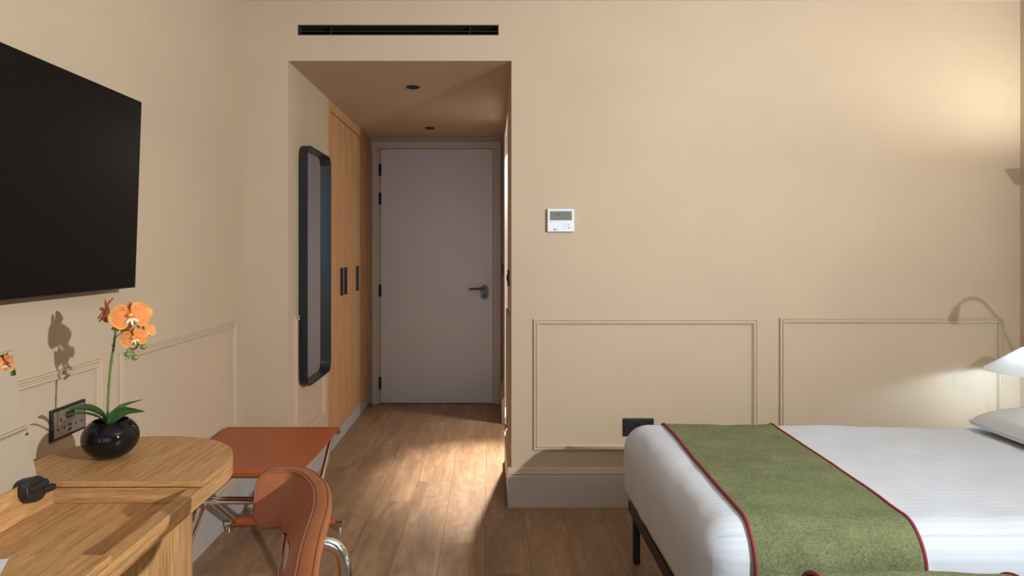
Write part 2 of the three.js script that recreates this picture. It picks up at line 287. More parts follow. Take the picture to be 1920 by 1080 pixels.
// ------------------------------------------------------------------ tall mirror
{
  const m = tag(group('wall_mirror', HX0, 0.5326, -3.526), 'tall mirror in a deep black rounded frame on the passage wall', 'mirror');
  const W = 0.494, Hm = 1.231, r = 0.06, outer = roundedOutline(W, Hm, r, 10).map((p) => new THREE.Vector2(...p)), inner = roundedOutline(W - 0.016, Hm - 0.016, r - 0.008, 10).map((p) => new THREE.Vector2(...p));
  const s = new THREE.Shape(outer); s.holes.push(new THREE.Path(inner));
  const place = (g) => { g.rotateY(Math.PI / 2); g.translate(0, Hm / 2, 0); return g; };
  mesh('frame', place(new THREE.ExtrudeGeometry(s, { depth: 0.036, bevelEnabled: false }).translate(0, 0, 0.0135)), M.blackMetal, m);
  mesh('mirror_glass', place(new THREE.ExtrudeGeometry(new THREE.Shape(inner), { depth: 0.005, bevelEnabled: false }).translate(0, 0, 0.0137)), M.mirror, m);
}
// ------------------------------------------------------------------ vent, downlights, hatch, switches
{
  const v = tag(group('air_vent', -0.4378, 2.2845, ZB), 'long black slot air vent above the passage opening', 'air vent');
  mesh('frame', merge([bx(-0.4812, 0.4812, 0.0205, 0.0245, -0.1, 0.002), bx(-0.4812, 0.4812, -0.0245, -0.0205, -0.1, 0.002), bx(-0.4812, -0.477, -0.0205, 0.0205, -0.1, 0.002), bx(0.477, 0.4812, -0.0205, 0.0205, -0.1, 0.002)]), M.blackMatte, v);
  mesh('duct_back', bx(-0.477, 0.477, -0.0205, 0.0205, -0.1, -0.07), M.blackMatte, v);
  for (const y of [-0.006]) { const b = bx(-0.476, 0.476, -0.0015, 0.0015, -0.05, -0.006); b.rotateX(0.35); b.translate(0, y, 0); mesh('blade', b, M.blackMetal, v); }
  for (const x of [-0.33, 0.34]) mesh('bracket', bx(x, x + 0.006, -0.02, 0.02, -0.06, -0.012), M.blackMetal, v);
}
for (const [x, z, l] of [[-0.427, -3.62, 'dark recessed downlight in the passage ceiling nearer the bedroom'], [-0.444, -4.83, 'dark recessed downlight in the passage ceiling nearer the entrance door']]) {
  const d = tag(group('downlight', x, HH, z), l, 'downlight');
  mesh('ring', lathe([[0.030, -0.001], [0.033, -0.005], [0.0385, -0.004], [0.040, 0]], 32), M.blackMetal, d);
  mesh('baffle', lathe([[0.0005, -0.0012], [0.012, -0.0012], [0.014, -0.0022], [0.022, -0.0022], [0.024, -0.0012], [0.030, -0.0012]], 32), M.blackMatte, d);
}
{
  const h = mesh('access_hatch', wallUV(rbx(-0.385, 0.0, HH - 0.003, HH - 0.0001, -4.76, -4.39, 0.0012)), M.wall);
  tag(h, 'beige access panel set in the passage ceiling', 'hatch');
}
function switchPlate(z, label) {
  const s = tag(group('light_switch', HX1, 1.08, z), label, 'light switch');
  mesh('plate', rbx(-0.009, 0, -0.043, 0.043, -0.043, 0.043, 0.003), M.black, s); mesh('rocker', rbx(-0.014, -0.008, -0.016, 0.016, -0.010, 0.010, 0.002), M.black, s);
}
switchPlate(-3.5, 'black light switch on the right passage wall nearer the bedroom');
switchPlate(-4.98, 'black light switch on the right passage wall beside the entrance door');
// ------------------------------------------------------------------ thermostat
{
  const c = document.createElement('canvas'); c.width = 512; c.height = 440; const g = c.getContext('2d');
  g.fillStyle = '#e6e8ee'; g.fillRect(0, 0, 512, 440); g.fillStyle = '#d9dde6'; g.fillRect(0, 0, 512, 245);
  g.fillStyle = '#6a6b5a'; g.fillRect(40, 42, 430, 178);
  g.fillStyle = '#43443a'; g.font = 'bold 70px monospace'; g.textBaseline = 'alphabetic'; g.fillText('28', 155, 122);
  g.strokeStyle = '#5a5b4c'; g.lineWidth = 3; g.strokeRect(155, 130, 300, 46); g.beginPath(); g.moveTo(340, 60); g.lineTo(340, 130); g.moveTo(390, 60); g.lineTo(390, 130); g.stroke();
  g.fillStyle = '#8d9096'; g.fillRect(40, 250, 48, 7);
  g.strokeStyle = '#a9acb4'; g.lineWidth = 4; g.beginPath(); g.moveTo(297, 248); g.lineTo(297, 440); g.stroke();
  g.strokeStyle = '#b4b7be'; g.lineWidth = 3; for (const [x, y, w, h] of [[322, 282, 50, 46], [380, 282, 54, 40], [322, 350, 50, 42], [440, 350, 42, 34]]) g.strokeRect(x, y, w, h);
  g.fillStyle = '#84878e'; g.beginPath(); g.moveTo(338, 312); g.lineTo(347, 300); g.lineTo(356, 312); g.fill(); g.beginPath(); g.moveTo(338, 366); g.lineTo(347, 378); g.lineTo(356, 366); g.fill(); g.fillRect(388, 302, 40, 8); g.fillRect(330, 336, 34, 6); g.fillRect(458, 272, 16, 8);
  g.fillStyle = '#15161a'; g.beginPath(); g.moveTo(408, 354); g.lineTo(424, 370); g.lineTo(408, 386); g.lineTo(392, 370); g.fill();
  g.fillStyle = '#4a4c52'; g.beginPath(); g.arc(130, 404, 17, 0, 7); g.fill(); g.font = 'bold 36px sans-serif'; g.fillText('LG', 152, 417);
  const tex = new THREE.CanvasTexture(c); tex.colorSpace = THREE.SRGBColorSpace;
  const t = tag(group('thermostat', 0.340, 1.371, ZB), 'white wall thermostat with a grey display', 'thermostat');
  mesh('housing', rbx(-0.064, 0.064, -0.055, 0.055, 0, 0.02, 0.003), M.white, t);
  const face = new THREE.PlaneGeometry(0.124, 0.106); face.translate(0, 0, 0.0204);
  mesh('control_face', face, new THREE.MeshStandardMaterial({ map: tex, roughness: 0.35 }), t);
}
// ------------------------------------------------------------------ double sockets (local xy plane, proud along +z)
function socket(label, rimMat, faceMat) {
  const s = tag(group('wall_socket'), label, 'socket');
  mesh('back_plate', rbx(-0.0735, 0.0735, -0.043, 0.043, 0, 0.009, 0.003), rimMat, s);
  mesh('face_plate', rbx(-0.066, 0.066, -0.0355, 0.0355, 0.008, 0.0105, 0.001), faceMat, s);
  for (const x of [-0.038, 0.038]) { const o = mesh('outlet', merge([bx(x - 0.003, x + 0.003, 0.006, 0.015, 0.0103, 0.0112), bx(x - 0.016, x - 0.010, -0.017, -0.012, 0.0103, 0.0112), bx(x + 0.010, x + 0.016, -0.017, -0.012, 0.0103, 0.0112)]), M.blackMatte, s); o.userData.label = 'three pin holes'; }
  for (const x of [-0.009, 0.009]) mesh('rocker', rbx(x - 0.0065, x + 0.0065, 0.008, 0.027, 0.010, 0.0145, 0.0015), M.black, s);
  for (const y of [-0.012, -0.024]) mesh('usb_port', bx(-0.007, 0.007, y - 0.0035, y + 0.0035, 0.0103, 0.0112), M.blackMatte, s);
  return s;
}
{ const a = socket('steel double socket in a black surround above the desk', M.black, M.steel); a.rotation.y = Math.PI / 2; a.position.set(XL, 0.753, -1.818); }
{ const b = socket('black double socket on the back wall beside the bed foot', M.black, M.black); b.position.set(0.713, 0.380, ZB); }
// ------------------------------------------------------------------ television
{
  const t = tag(group('television', -1.09, 1.4015, -2.021), 'large black flat television tilted forward on the left wall', 'television');
  t.rotation.z = -0.035;
  mesh('cabinet', rbx(-0.034, -0.0015, -0.287, 0.287, 0, 1.02, 0.003), M.blackMatte, t);
  mesh('screen', rbx(-0.002, 0.0005, -0.2855, 0.2855, 0.0015, 1.0185, 0.001), M.screen, t);
  mesh('bottom_trim', rbx(-0.034, 0.001, -0.290, -0.2865, 0.0, 1.02, 0.001), M.bronze, t);
  for (const z of [0.38, 0.60]) mesh('wall_bracket', bx(-0.080, -0.03, -0.12, 0.12, z, z + 0.04), M.blackMatte, t);
}

// ------------------------------------------------------------------ desk
const DY = 0.705, DX = -0.647;                                   // top height and front edge
{
  const d = tag(group('desk'), 'rounded oak vanity desk with an open tray and raised mirror lid', 'desk');
  const bk = -1.125, R = 0.225, zf = -1.83, zn = -0.25, cx = (DX + bk) / 2;     // far end rounded
  const uv = (g, o = 0) => boxUV(g, 2, 0.55, 0.17, o, o * 1.3);
  // plan outlines (x, depth) of the rounded end
  const end = (x1, x0, df, r0, r1) => { const o = []; for (let i = 0; i <= 20; i++) { const a = i / 20 * Math.PI / 2; o.push([x1 - r1 + r1 * Math.cos(a), df - r1 * 0.92 + r1 * 0.92 * Math.sin(a)]); } for (let i = 0; i <= 20; i++) { const a = Math.PI / 2 + i / 20 * Math.PI / 2; o.push([x0 + r0 + r0 * Math.cos(a), df - r0 * 0.92 + r0 * 0.92 * Math.sin(a)]); } return o; };
  const flat = (pts, y0, y1, holes, bev = 0) => { const g = extrude(pts, y1 - y0 - 2 * bev, { holes, ex: bev ? { bevelEnabled: true, bevelSize: bev, bevelThickness: bev, bevelSegments: 2, bevelOffset: -bev } : {} }); g.rotateX(-Math.PI / 2); g.translate(0, y0 + bev, 0); return g; };   // (x, depth) -> (x, y, -depth)
  const plan = [[bk, 0.16], [DX, 0.16], ...end(DX, bk, 1.83, 0.20, 0.25)];
  const tray = [[-0.985, 1.148], [-0.682, 1.148], [-0.682, 1.468], [-0.985, 1.468]];
  mesh('frame', uv(flat(plan, 0.656, 0.690, [tray], 0.0015), 0.15), M.desk, d);
  mesh('tray_floor', uv(bx(-1.0, -0.67, 0.645, 0.6559, -1.48, -1.13), 0.4), M.desk, d);
  mesh('top_board', uv(flat([[bk, 1.468], [DX, 1.468], ...end(DX, bk, 1.83, 0.20, 0.25)], 0.6925, DY, [], 0.0012), 0.62), M.desk, d);
  mesh('top_board', uv(flat([[bk, 0.16], [DX, 0.16], [DX, 1.113], [bk, 1.113]], 0.6925, DY, [], 0.0012), 0.83), M.desk, d);
  mesh('spacer', uv(flat([[bk + 0.02, 1.475], [DX - 0.008, 1.475], ...end(DX - 0.008, bk + 0.02, 1.82, 0.19, 0.24)], 0.69, 0.6925), 0.2), M.desk, d); mesh('spacer', uv(bx(bk + 0.02, DX - 0.008, 0.69, 0.6925, -1.10, -0.18), 0.2), M.desk, d);
  mesh('back_board', uv(bx(bk, -0.995, 0.6905, DY, -1.4675, -1.1135), 0.35), M.desk, d);
  for (const [z, n] of [[-1.50, 0], [-0.44, 1]]) { const g = new THREE.CylinderGeometry(0.214, 0.214, 0.6555, 56, 1, false); g.translate(-0.92, 0.32775, z); const p = g.toNonIndexed(); const u = p.attributes.uv; for (let i = 0; i < u.count; i++) u.setXY(i, u.getY(i) * 0.65, u.getX(i) * 2.7); mesh('drum_base', p, M.desk, d); }
  // raised lid with the mirror on its underside: local x = along the lid from hinge, y = thickness, then leaned back
  const lid = group('lid', -0.985, 0.688, -1.425, d); lid.rotation.z = Math.atan2(0.323, -0.065);
  mesh('lid_board', uv(rbx(-0.01, 0.322, 0.004, 0.018, 0, 0.285, 0.002), 0.5), M.desk, lid);
  mesh('lid_mirror', rbx(0.042, 0.326, -0.002, 0.0035, -0.001, 0.28, 0.001), M.mirror, lid);
  const hg = mesh('lid_hinge', (() => { const g = new THREE.ExtrudeGeometry(new THREE.Shape(roundedOutline(0.046, 0.054, 0.0225, 10).map((p) => new THREE.Vector2(...p))), { depth: 0.014, bevelSize: 0.003, bevelThickness: 0.003, bevelSegments: 3 }); g.rotateX(Math.PI / 2); g.translate(0.024, -0.003, 0.028); return merge([g, rod([0.028, -0.018, 0.0], [0.028, -0.018, 0.055], 0.009), rod([0.010, -0.014, -0.022], [0.014, -0.014, 0.012], 0.0085), new THREE.SphereGeometry(0.0085, 12, 8).translate(0.010, -0.014, -0.022)]); })(), M.black, lid);
  hg.userData.label = 'black rounded lid hinge';
}
// printed leaflet
{
  const c = document.createElement('canvas'); c.width = 256; c.height = 256; const g = c.getContext('2d');
  g.fillStyle = '#d3dadd'; g.fillRect(0, 0, 256, 256); g.strokeStyle = '#7f8a90'; g.lineWidth = 5; for (const r of [150, 175, 200]) { g.beginPath(); g.arc(0, 256, r, 0, 7); g.stroke(); } g.lineWidth = 2; for (let a = 0; a < 60; a++) { g.beginPath(); g.moveTo(150 * Math.cos(a / 38), 256 - 150 * Math.sin(a / 38)); g.lineTo(175 * Math.cos(a / 38), 256 - 175 * Math.sin(a / 38)); g.stroke(); }
  const tex = new THREE.CanvasTexture(c); tex.colorSpace = THREE.SRGBColorSpace;
  const o = [[-0.98, 0.84], [-0.72, 0.80]]; const pts = [[-0.99, 0.78]]; for (let i = 0; i <= 14; i++) { const a = i / 14; pts.push([-0.800 - 0.020 * a * (1.5 - 0.5 * a) , 0.93 + 0.175 * a - 0.03 * Math.sin(a * Math.PI) ]); } pts.push([-0.99, 1.070]);
  const s = extrude([[-0.99, 0.80], [-0.752, 0.80], [-0.760, 0.95], [-0.775, 1.02], [-0.797, 1.066], [-0.812, 1.098], [-0.84, 1.092], [-0.99, 1.075]], 0.001); s.rotateX(-Math.PI / 2); s.translate(0, DY + 0.0003, 0);
  const p = s.attributes.position, u = s.attributes.uv; for (let i = 0; i < p.count; i++) u.setXY(i, (p.getX(i) + 0.99) / 0.24, (-p.getZ(i) - 0.86) / 0.24);
  tag(mesh('leaflet', s, new THREE.MeshStandardMaterial({ map: tex, roughness: 0.6 })), 'pale printed leaflet lying on the near end of the desk', 'leaflet');
}
// ------------------------------------------------------------------ orchid in a black bowl
{
  const P = V(-0.958, DY + 0.0005, -1.645), o = tag(group('potted_orchid', P.x, P.y, P.z), 'orange orchid in a round glossy black bowl on the desk', 'plant');
  const L = (px, py, dz = 0) => { const k = (1.645 - dz) / 1220; return V((px - 918) * k - P.x, 1.226 - (py - 470) * k - P.y, dz); };
  const prof = []; for (let i = 0; i <= 26; i++) { const a = -Math.PI / 2 + 0.42 + i / 26 * (Math.PI / 2 - 0.42 + 0.86); prof.push([0.0655 * Math.cos(a), 0.0500 + 0.0547 * Math.sin(a)]); }
  const top = prof[prof.length - 1]; prof.unshift([0.0005, 0.0005], [prof[0][0] - 0.002, 0.0003]);
  prof.push([top[0] - 0.002, top[1] + 0.0012], [top[0] - 0.0045, top[1] - 0.001], [top[0] - 0.002, top[1] - 0.02], [0.050, 0.060]);
  const pot = mesh('bowl', lathe(prof, 64), M.glossBlack, o); pot.userData.label = 'glossy black round bowl';
  mesh('soil', (() => { const g = new THREE.SphereGeometry(0.050, 28, 8, 0, Math.PI * 2, 0, Math.PI / 2); g.scale(1, 0.25, 1); g.translate(0, 0.066, 0); return g; })(), M.soil, o);
  mesh('stem', tube([L(201, 800), L(203, 745), L(207, 692), L(213, 650), L(217, 622), L(223, 600, 0.004), L(236, 586, 0.0), L(253, 598, -0.004), L(262, 622, -0.004), L(258, 648, 0.0), L(250, 655), L(242, 652)], 0.0029, 90, 10), M.stem, o);
  for (const [x, y] of [[204.5, 722], [209, 678], [213, 648]]) mesh('stem_node', new THREE.SphereGeometry(0.0042, 10, 8).translate(...L(x, y).toArray()), M.stem, o);
  // leaf: swept strip with a trough across it
  function strip(pts, width, thick, trough, n = 22, side) {
    const c = new THREE.CatmullRomCurve3(pts), pos = [], idx = [], uv = [], m = 8;
    for (let i = 0; i <= n; i++) { const t = i / n, q = c.getPoint(t), tg = c.getTangent(t), sd = side ? side.clone() : V(0, 1, 0).cross(tg).normalize(), nn = tg.clone().cross(sd).normalize(), w = width(t);
      for (const up of [1, -1]) for (let j = 0; j <= m; j++) { const k = j / m * 2 - 1, edge = 1 - Math.pow(Math.abs(k), 4), v = q.clone().addScaledVector(sd, k * w).addScaledVector(nn, trough * w * (Math.abs(k)) + up * thick * (0.15 + 0.85 * edge) * 0.5); pos.push(...v.toArray()); uv.push(t, (k + 1) / 2); } }
    const R = 2 * (m + 1); for (let i = 0; i < n; i++) for (let s = 0; s < 2; s++) for (let j = 0; j < m; j++) { const a = i * R + s * (m + 1) + j, b = a + 1, e = a + R, f = b + R; s ? idx.push(a, b, e, b, f, e) : idx.push(a, e, b, b, e, f); }
    return rawGeo(pos, idx, uv);
  }
  const lw = (w) => (t) => w * Math.pow(Math.sin(Math.PI * Math.min(1, 0.10 + 0.9 * Math.pow(t, 0.85)) ), 0.75) + 0.0012 * (1 - t);
  mesh('leaf', strip([L(203, 796), L(192, 780, 0.006), L(165, 766, 0.012), L(127, 767, 0.014)], lw(0.017), 0.0016, 0.25, 22, V(0.15, 0.78, 0.6).normalize()), M.leaf, o);
  mesh('leaf', strip([L(202, 797), L(185, 783, 0.022), L(158, 776, 0.04), L(119, 779, 0.05)], lw(0.013), 0.0016, 0.25, 22, V(0.1, 0.5, 0.86).normalize()), M.leaf, o);
  mesh('leaf', strip([L(204, 796), L(214, 779, 0.015), L(238, 768, 0.026), L(272, 771, 0.03)], lw(0.017), 0.0016, 0.25, 22, V(-0.1, 0.8, 0.6).normalize()), M.leaf, o);
  mesh('leaf', strip([L(203, 796), L(212, 776, -0.012), L(232, 758, -0.03), L(268, 749, -0.05)], lw(0.013), 0.0016, 0.25, 22, V(-0.25, 0.35, 0.9).normalize()), M.leaf, o);
  // petals: a cupped sheet in the flower's own plane; ang = direction in that plane
  function petal(len, wid, ang, lift, cup, mat, f, off = 0.002) {
    const pos = [], idx = [], uv = [], n = 14, m = 10;
    for (const back of [0, 1]) for (let i = 0; i <= n; i++) for (let j = 0; j <= m; j++) { const t = i / n, k = j / m * 2 - 1, w = wid * Math.pow(Math.max(0, Math.sin(Math.PI * (0.06 + 0.94 * Math.pow(t, 0.8)))), 0.62); const x = off + t * len, y = k * w; pos.push(x, y, lift * t * len + cup * (k * k * w) - cup * t * t * len * 0.6 + 0.0006 * Math.sin(k * 9 + t * 7) - back * 0.0007); uv.push(t, (k + 1) / 2); }
    const S = (n + 1) * (m + 1); for (let s = 0; s < 2; s++) for (let i = 0; i < n; i++) for (let j = 0; j < m; j++) { const a = s * S + i * (m + 1) + j, b = a + 1, c = a + m + 1, d = c + 1; s ? idx.push(a, b, c, b, d, c) : idx.push(a, c, b, b, c, d); }
    const g = rawGeo(pos, idx, uv); g.rotateZ(ang * Math.PI / 180); return mesh('petal', g, mat, f);
  }
  function flower(pos, size, turnY, tiltX, roll) {
    const f = group('flower', pos.x, pos.y, pos.z, o); f.rotation.set(tiltX, turnY, roll, 'YXZ');
    for (const a of [92, 215, 325]) petal(0.036 * size, 0.013 * size, a, 0, 0.3, M.sepal, f).position.z = -0.002;
    for (const a of [8, 172]) petal(0.046 * size, 0.0300 * size, a, 0.08, 0.35, M.petal, f).position.z = 0.001;
    const lip = mesh('lip', (() => { const l = []; for (const a of [-90, -35, -145]) { const g = new THREE.SphereGeometry(0.0062 * size, 12, 8); g.scale(1.5, 0.6, 0.5); g.translate(0.009 * size, 0, 0); g.rotateZ(a * Math.PI / 180); g.translate(0, -0.004 * size, 0.006 * size); l.push(g); } return merge(l); })(), M.lip, f);
    mesh('column', new THREE.SphereGeometry(0.0056 * size, 12, 10).scale(1.2, 0.9, 1).translate(0, 0.004 * size, 0.010 * size), M.lipYellow, f);
    return f;
  }
  flower(L(246, 594, 0.03), 1.02, 0.40, -0.12, 0.16);
  flower(L(252, 634, 0.028), 0.70, 0.25, 0.05, 0.25);
  flower(L(272, 624, 0.012), 0.55, 0.85, 0.0, 0.5);
  flower(L(198, 584, -0.006), 0.98, -0.95, -0.25, -0.1);
  flower(L(228, 612, -0.022), 0.62, 3.0, 0.2, 0.3);
  for (const [x, y, r] of [[240, 664, 0.0085], [253.5, 670, 0.0085], [269, 650, 0.0082]]) { const b = new THREE.SphereGeometry(r, 16, 12); b.scale(1, 0.92, 1); b.translate(...L(x, y, 0.006).toArray()); mesh('bud', b, M.bud, o); }
  for (const [pts, r] of [[[L(244, 652), L(239, 655, 0.003), L(240, 662, 0.006)], 0.0011], [[L(244, 652), L(249, 660, 0.004), L(253, 667, 0.006)], 0.0011], [[L(258, 642), L(264, 646, 0.004), L(268, 650, 0.006)], 0.0011], [[L(217, 632), L(226, 626, 0.01), L(246, 620, 0.015), L(252, 634, 0.02)], 0.0013]]) mesh('stalk', tube(pts, r, 16, 6), M.stem, o);
}

// ------------------------------------------------------------------ luggage rack with a leather sling
{
  const x0 = -1.155, x1 = -0.658, zn = -2.31, zf = -2.855, top = 0.452;
  const s = tag(group('luggage_rack', (x0 + x1) / 2, 0, (zn + zf) / 2), 'folding chrome luggage rack with a tan leather sling against the left wall', 'luggage rack');
  const cx = s.position.x, cz = s.position.z, X0 = x0 - cx, X1 = x1 - cx, ZN = zn - cz, ZF = zf - cz;
  // sling: closed section swept along x, rolled over both top rods
  const sec = [], r = 0.0165, th = 0.003;
  const arc = (z, y, a0, a1, rr, n) => { for (let i = 0; i <= n; i++) { const a = (a0 + (a1 - a0) * i / n) * Math.PI / 180; sec.push([z + rr * Math.cos(a), y + rr * Math.sin(a)]); } };
  const yr = top - r;
  // section coordinates: (z, y); near rod wraps from top round the front to underneath
  arc(ZN, yr, -120, 90, r, 14); for (let i = 1; i < 12; i++) { const t = i / 12; sec.push([ZN + (ZF - ZN) * t, top - 0.010 * Math.sin(Math.PI * t)]); } arc(ZF, yr, 90, 300, r, 14);
  const inner = sec.map(([z, y], i) => { const a = sec[Math.max(0, i - 1)], b = sec[Math.min(sec.length - 1, i + 1)], tz = b[0] - a[0], ty = b[1] - a[1], l = Math.hypot(tz, ty); return [z + ty / l * -th * -1 * -1, y - tz / l * -th * -1 * -1]; });
  const shape = new THREE.Shape([...sec, ...inner.reverse()].map(([z, y]) => new THREE.Vector2(-z, y)));
  const g = new THREE.ExtrudeGeometry(shape, { depth: X1 - X0 - 0.006, bevelEnabled: false }); g.rotateY(Math.PI / 2); g.translate(X0 + 0.003, 0, 0);
  const sl = toCreasedNormals(boxUV(g, 0, 0.6, 0.6), 0.7); mesh('sling', sl, M.sling, s);
  for (const z of [ZN, ZF]) mesh('top_rod', rod([X0, yr, z], [X1 + 0.004, yr, z], 0.0125), M.chrome, s);
  for (const z of [ZN, ZF]) {
    const b = mesh('bottom_rod', merge([rod([X0, 0.034, z], [X1, 0.034, z], 0.012), rod([X0 - 0.003, 0.03, z], [X0 + 0.022, 0.03, z], 0.018), rod([X1 - 0.012, 0.03, z], [X1 + 0.014, 0.03, z], 0.018), rod([X0 + 0.01, 0.0, z], [X0 + 0.01, 0.03, z], 0.014), rod([X1, 0.0, z], [X1, 0.03, z], 0.014)]), M.chrome, s);
    mesh('leather_sleeve', rod([X0 + 0.03, 0.036, z], [X1 - 0.02, 0.036, z], 0.019, 20), M.sling, b);
  }
  for (const [x, a, b] of [[X0 + 0.03, ZF, ZN], [X1 - 0.03, ZF, ZN], [X0 + 0.045, ZN, ZF], [X1 - 0.045, ZN, ZF]]) mesh('leg', rod([x, yr, a], [x, 0.034, b], 0.010), M.chrome, s);
  const ym = (yr + 0.034) / 2; for (const dz of [-0.013, 0.013]) mesh('cross_bar', rod([X0 + 0.02, ym, dz], [X1 - 0.02, ym, dz], 0.0105), M.chrome, s);
  for (const x of [X0 + 0.018, X1 - 0.018]) mesh('pivot_bolt', rod([x - 0.008, ym, 0], [x + 0.008, ym, 0], 0.006), M.chrome, s);
}
// ------------------------------------------------------------------ desk chair: horseshoe padded back rail on a chrome tube frame
{
  const A = [-0.2703, 0.9222], along = [0.161, -0.987], face = [-0.987, -0.161];            // middle of the back, (x, depth)
  const c = tag(group('desk_chair', A[0] - 0.22, 0, -A[1] + 0.03), 'tan leather chair with a curved padded back and chrome tube frame at the desk', 'chair');
  const ox = c.position.x, oz = c.position.z;
  const half = [[-0.4367, 1.219], [-0.3975, 1.2222], [-0.3752, 1.2222], [-0.353, 1.2073], [-0.3291, 1.1724], [-0.3074, 1.1268], [-0.2904, 1.0664], [-0.2809, 1.0123], [-0.2745, 0.9625]];
  const mirrorPt = ([x, d]) => { const k = (x - A[0]) * along[0] + (d - A[1]) * along[1]; return [x - 2 * k * along[0], d - 2 * k * along[1]]; };
  const q = new THREE.CatmullRomCurve3([...half, ...half.map(mirrorPt).reverse()].map(([x, d]) => V(x, 0, d)), false, 'centripetal'); q.arcLengthDivisions = 400;
  const Wd = q.getLength(), Hp = 0.094, yt = 0.812, rec = 0.42, th = 0.032;
  // x along the rail, y up, t outward from the sitter
  const map = (x, y, t) => { const k = Math.max(0, Math.min(1, x / Wd + 0.5)), ex = (x / Wd + 0.5 - k) * Wd, p = q.getPointAt(k), tg = q.getTangentAt(k), out = [-tg.z, tg.x], o = t + (y - Hp / 2) * rec; return [p.x + tg.x * ex + out[0] * o - ox, yt - Hp / 2 + y, -(p.z + tg.z * ex + out[1] * o) - oz]; };
  const ol = resample(roundedOutline(Wd, Hp, 0.026, 10), 300), rings = (k) => roundedOutline(Wd - 2 * k, Hp - 2 * k, 0.026 - k, 10);
  const shrink = (k) => resample(rings(k), 300);
  // flat grid face: strips between the upper and lower outline
  const gridFace = (t, dome, flip) => { const pos = [], idx = [], uv = [], n = 150, m = 12; for (let i = 0; i <= n; i++) { const x = (i / n - 0.5) * (Wd - 0.006), e = Math.max(0, Math.abs(x) - (Wd / 2 - 0.026)), hh = Hp / 2 - 0.003 - (0.026 - Math.sqrt(Math.max(0, 0.026 * 0.026 - e * e))); for (let j = 0; j <= m; j++) { const k = j / m * 2 - 1, f = (1 - Math.pow(Math.abs(k), 4)) * (1 - Math.pow(Math.abs(2 * x / Wd), 12)); pos.push(...map(x, k * hh, t + dome * f)); uv.push(x / 0.3, k * hh / 0.3); } } for (let i = 0; i < n; i++) for (let j = 0; j < m; j++) { const a = i * (m + 1) + j, b = a + 1, e = a + m + 1, f = e + 1; flip ? idx.push(a, b, e, b, f, e) : idx.push(a, e, b, b, e, f); } return rawGeo(pos, idx, uv); };
  mesh('front_pad', gridFace(0.001, -0.006, false), M.leather, c);
  mesh('gusset', padSide(ol, [[-0.0035, 0], [-0.0005, 0.004], [0.0015, th * 0.5], [-0.0005, th - 0.004], [-0.0035, th]], map), M.leather, c);
  mesh('back_pad', gridFace(th - 0.001, 0.008, true), M.leather, c);
  const loop = (k, t) => resample(rings(k), 200).map(([x, y]) => map(x, y, t));
  mesh('piping', tube(loop(0.0015, 0.0025), 0.0021, 420, 8, true), M.leather, c);
  mesh('seam', tube(loop(-0.0003, 0.0065), 0.0007, 420, 5, true), M.stitch, c); mesh('seam', tube(loop(-0.0003, th - 0.007), 0.0007, 420, 5, true), M.stitch, c);
  // cross seam over the top of the rail
  mesh('seam', tube([0.006, th * 0.35, th * 0.65, th - 0.007].map((t) => map(-0.118, Hp / 2 + 0.0008, t)), 0.0006, 20, 5), M.stitch, c);
  // seat pad
  const sc = [A[0] + face[0] * 0.25, A[1] + face[1] * 0.25];
  const smap = (x, y, t) => [sc[0] + along[0] * x + face[0] * y - ox, 0.43 + t, -(sc[1] + along[1] * x + face[1] * y) - oz];
  const so = resample(roundedOutline(0.43, 0.42, 0.07, 10), 100), sh = so.map(([x, y]) => [x * 0.98, y * 0.98]);
  mesh('seat', merge([padFace(sh, 0.045, 0.008, smap, true), padSide(so, [[-0.004, 0.045], [0, 0.04], [0.001, 0.02], [0, 0.004], [-0.004, 0]], smap), padFace(sh, 0, 0, smap, false)]), M.leather, c);
  const at = (s, k, y) => V(A[0] + along[0] * s + face[0] * k - ox, y, -(A[1] + along[1] * s + face[1] * k) - oz);
  for (const s of [-0.074, 0.074]) mesh('rear_tube', tube([at(s, -0.012, 0.778), at(s, -0.034, 0.776), at(s, -0.05, 0.765), at(s, -0.058, 0.742), at(s, -0.058, 0.68), at(s, -0.055, 0.45), at(s, -0.045, 0.41), at(s, -0.01, 0.398), at(s, 0.10, 0.398), at(s, 0.40, 0.398)], 0.0105, 110, 14), M.chrome, c);
  for (const s of [-0.24, 0.24]) mesh('side_tube', tube([at(s, 0.045, 0.724), at(s, 0.052, 0.68), at(s, 0.075, 0.50), at(s, 0.10, 0.415), at(s, 0.15, 0.400), at(s, 0.40, 0.400), at(s, 0.455, 0.39), at(s, 0.47, 0.35), at(s, 0.47, 0.10), at(s, 0.455, 0.03), at(s, 0.41, 0.012), at(s, 0.10, 0.012), at(s, -0.03, 0.012)], 0.0105, 140, 14), M.chrome, c);
  mesh('floor_bar', rod(at(-0.24, -0.03, 0.012).toArray(), at(0.24, -0.03, 0.012).toArray(), 0.0105), M.chrome, c);
  mesh('seat_bar', rod(at(-0.24, 0.18, 0.40).toArray(), at(0.24, 0.18, 0.40).toArray(), 0.0105), M.chrome, c);
}

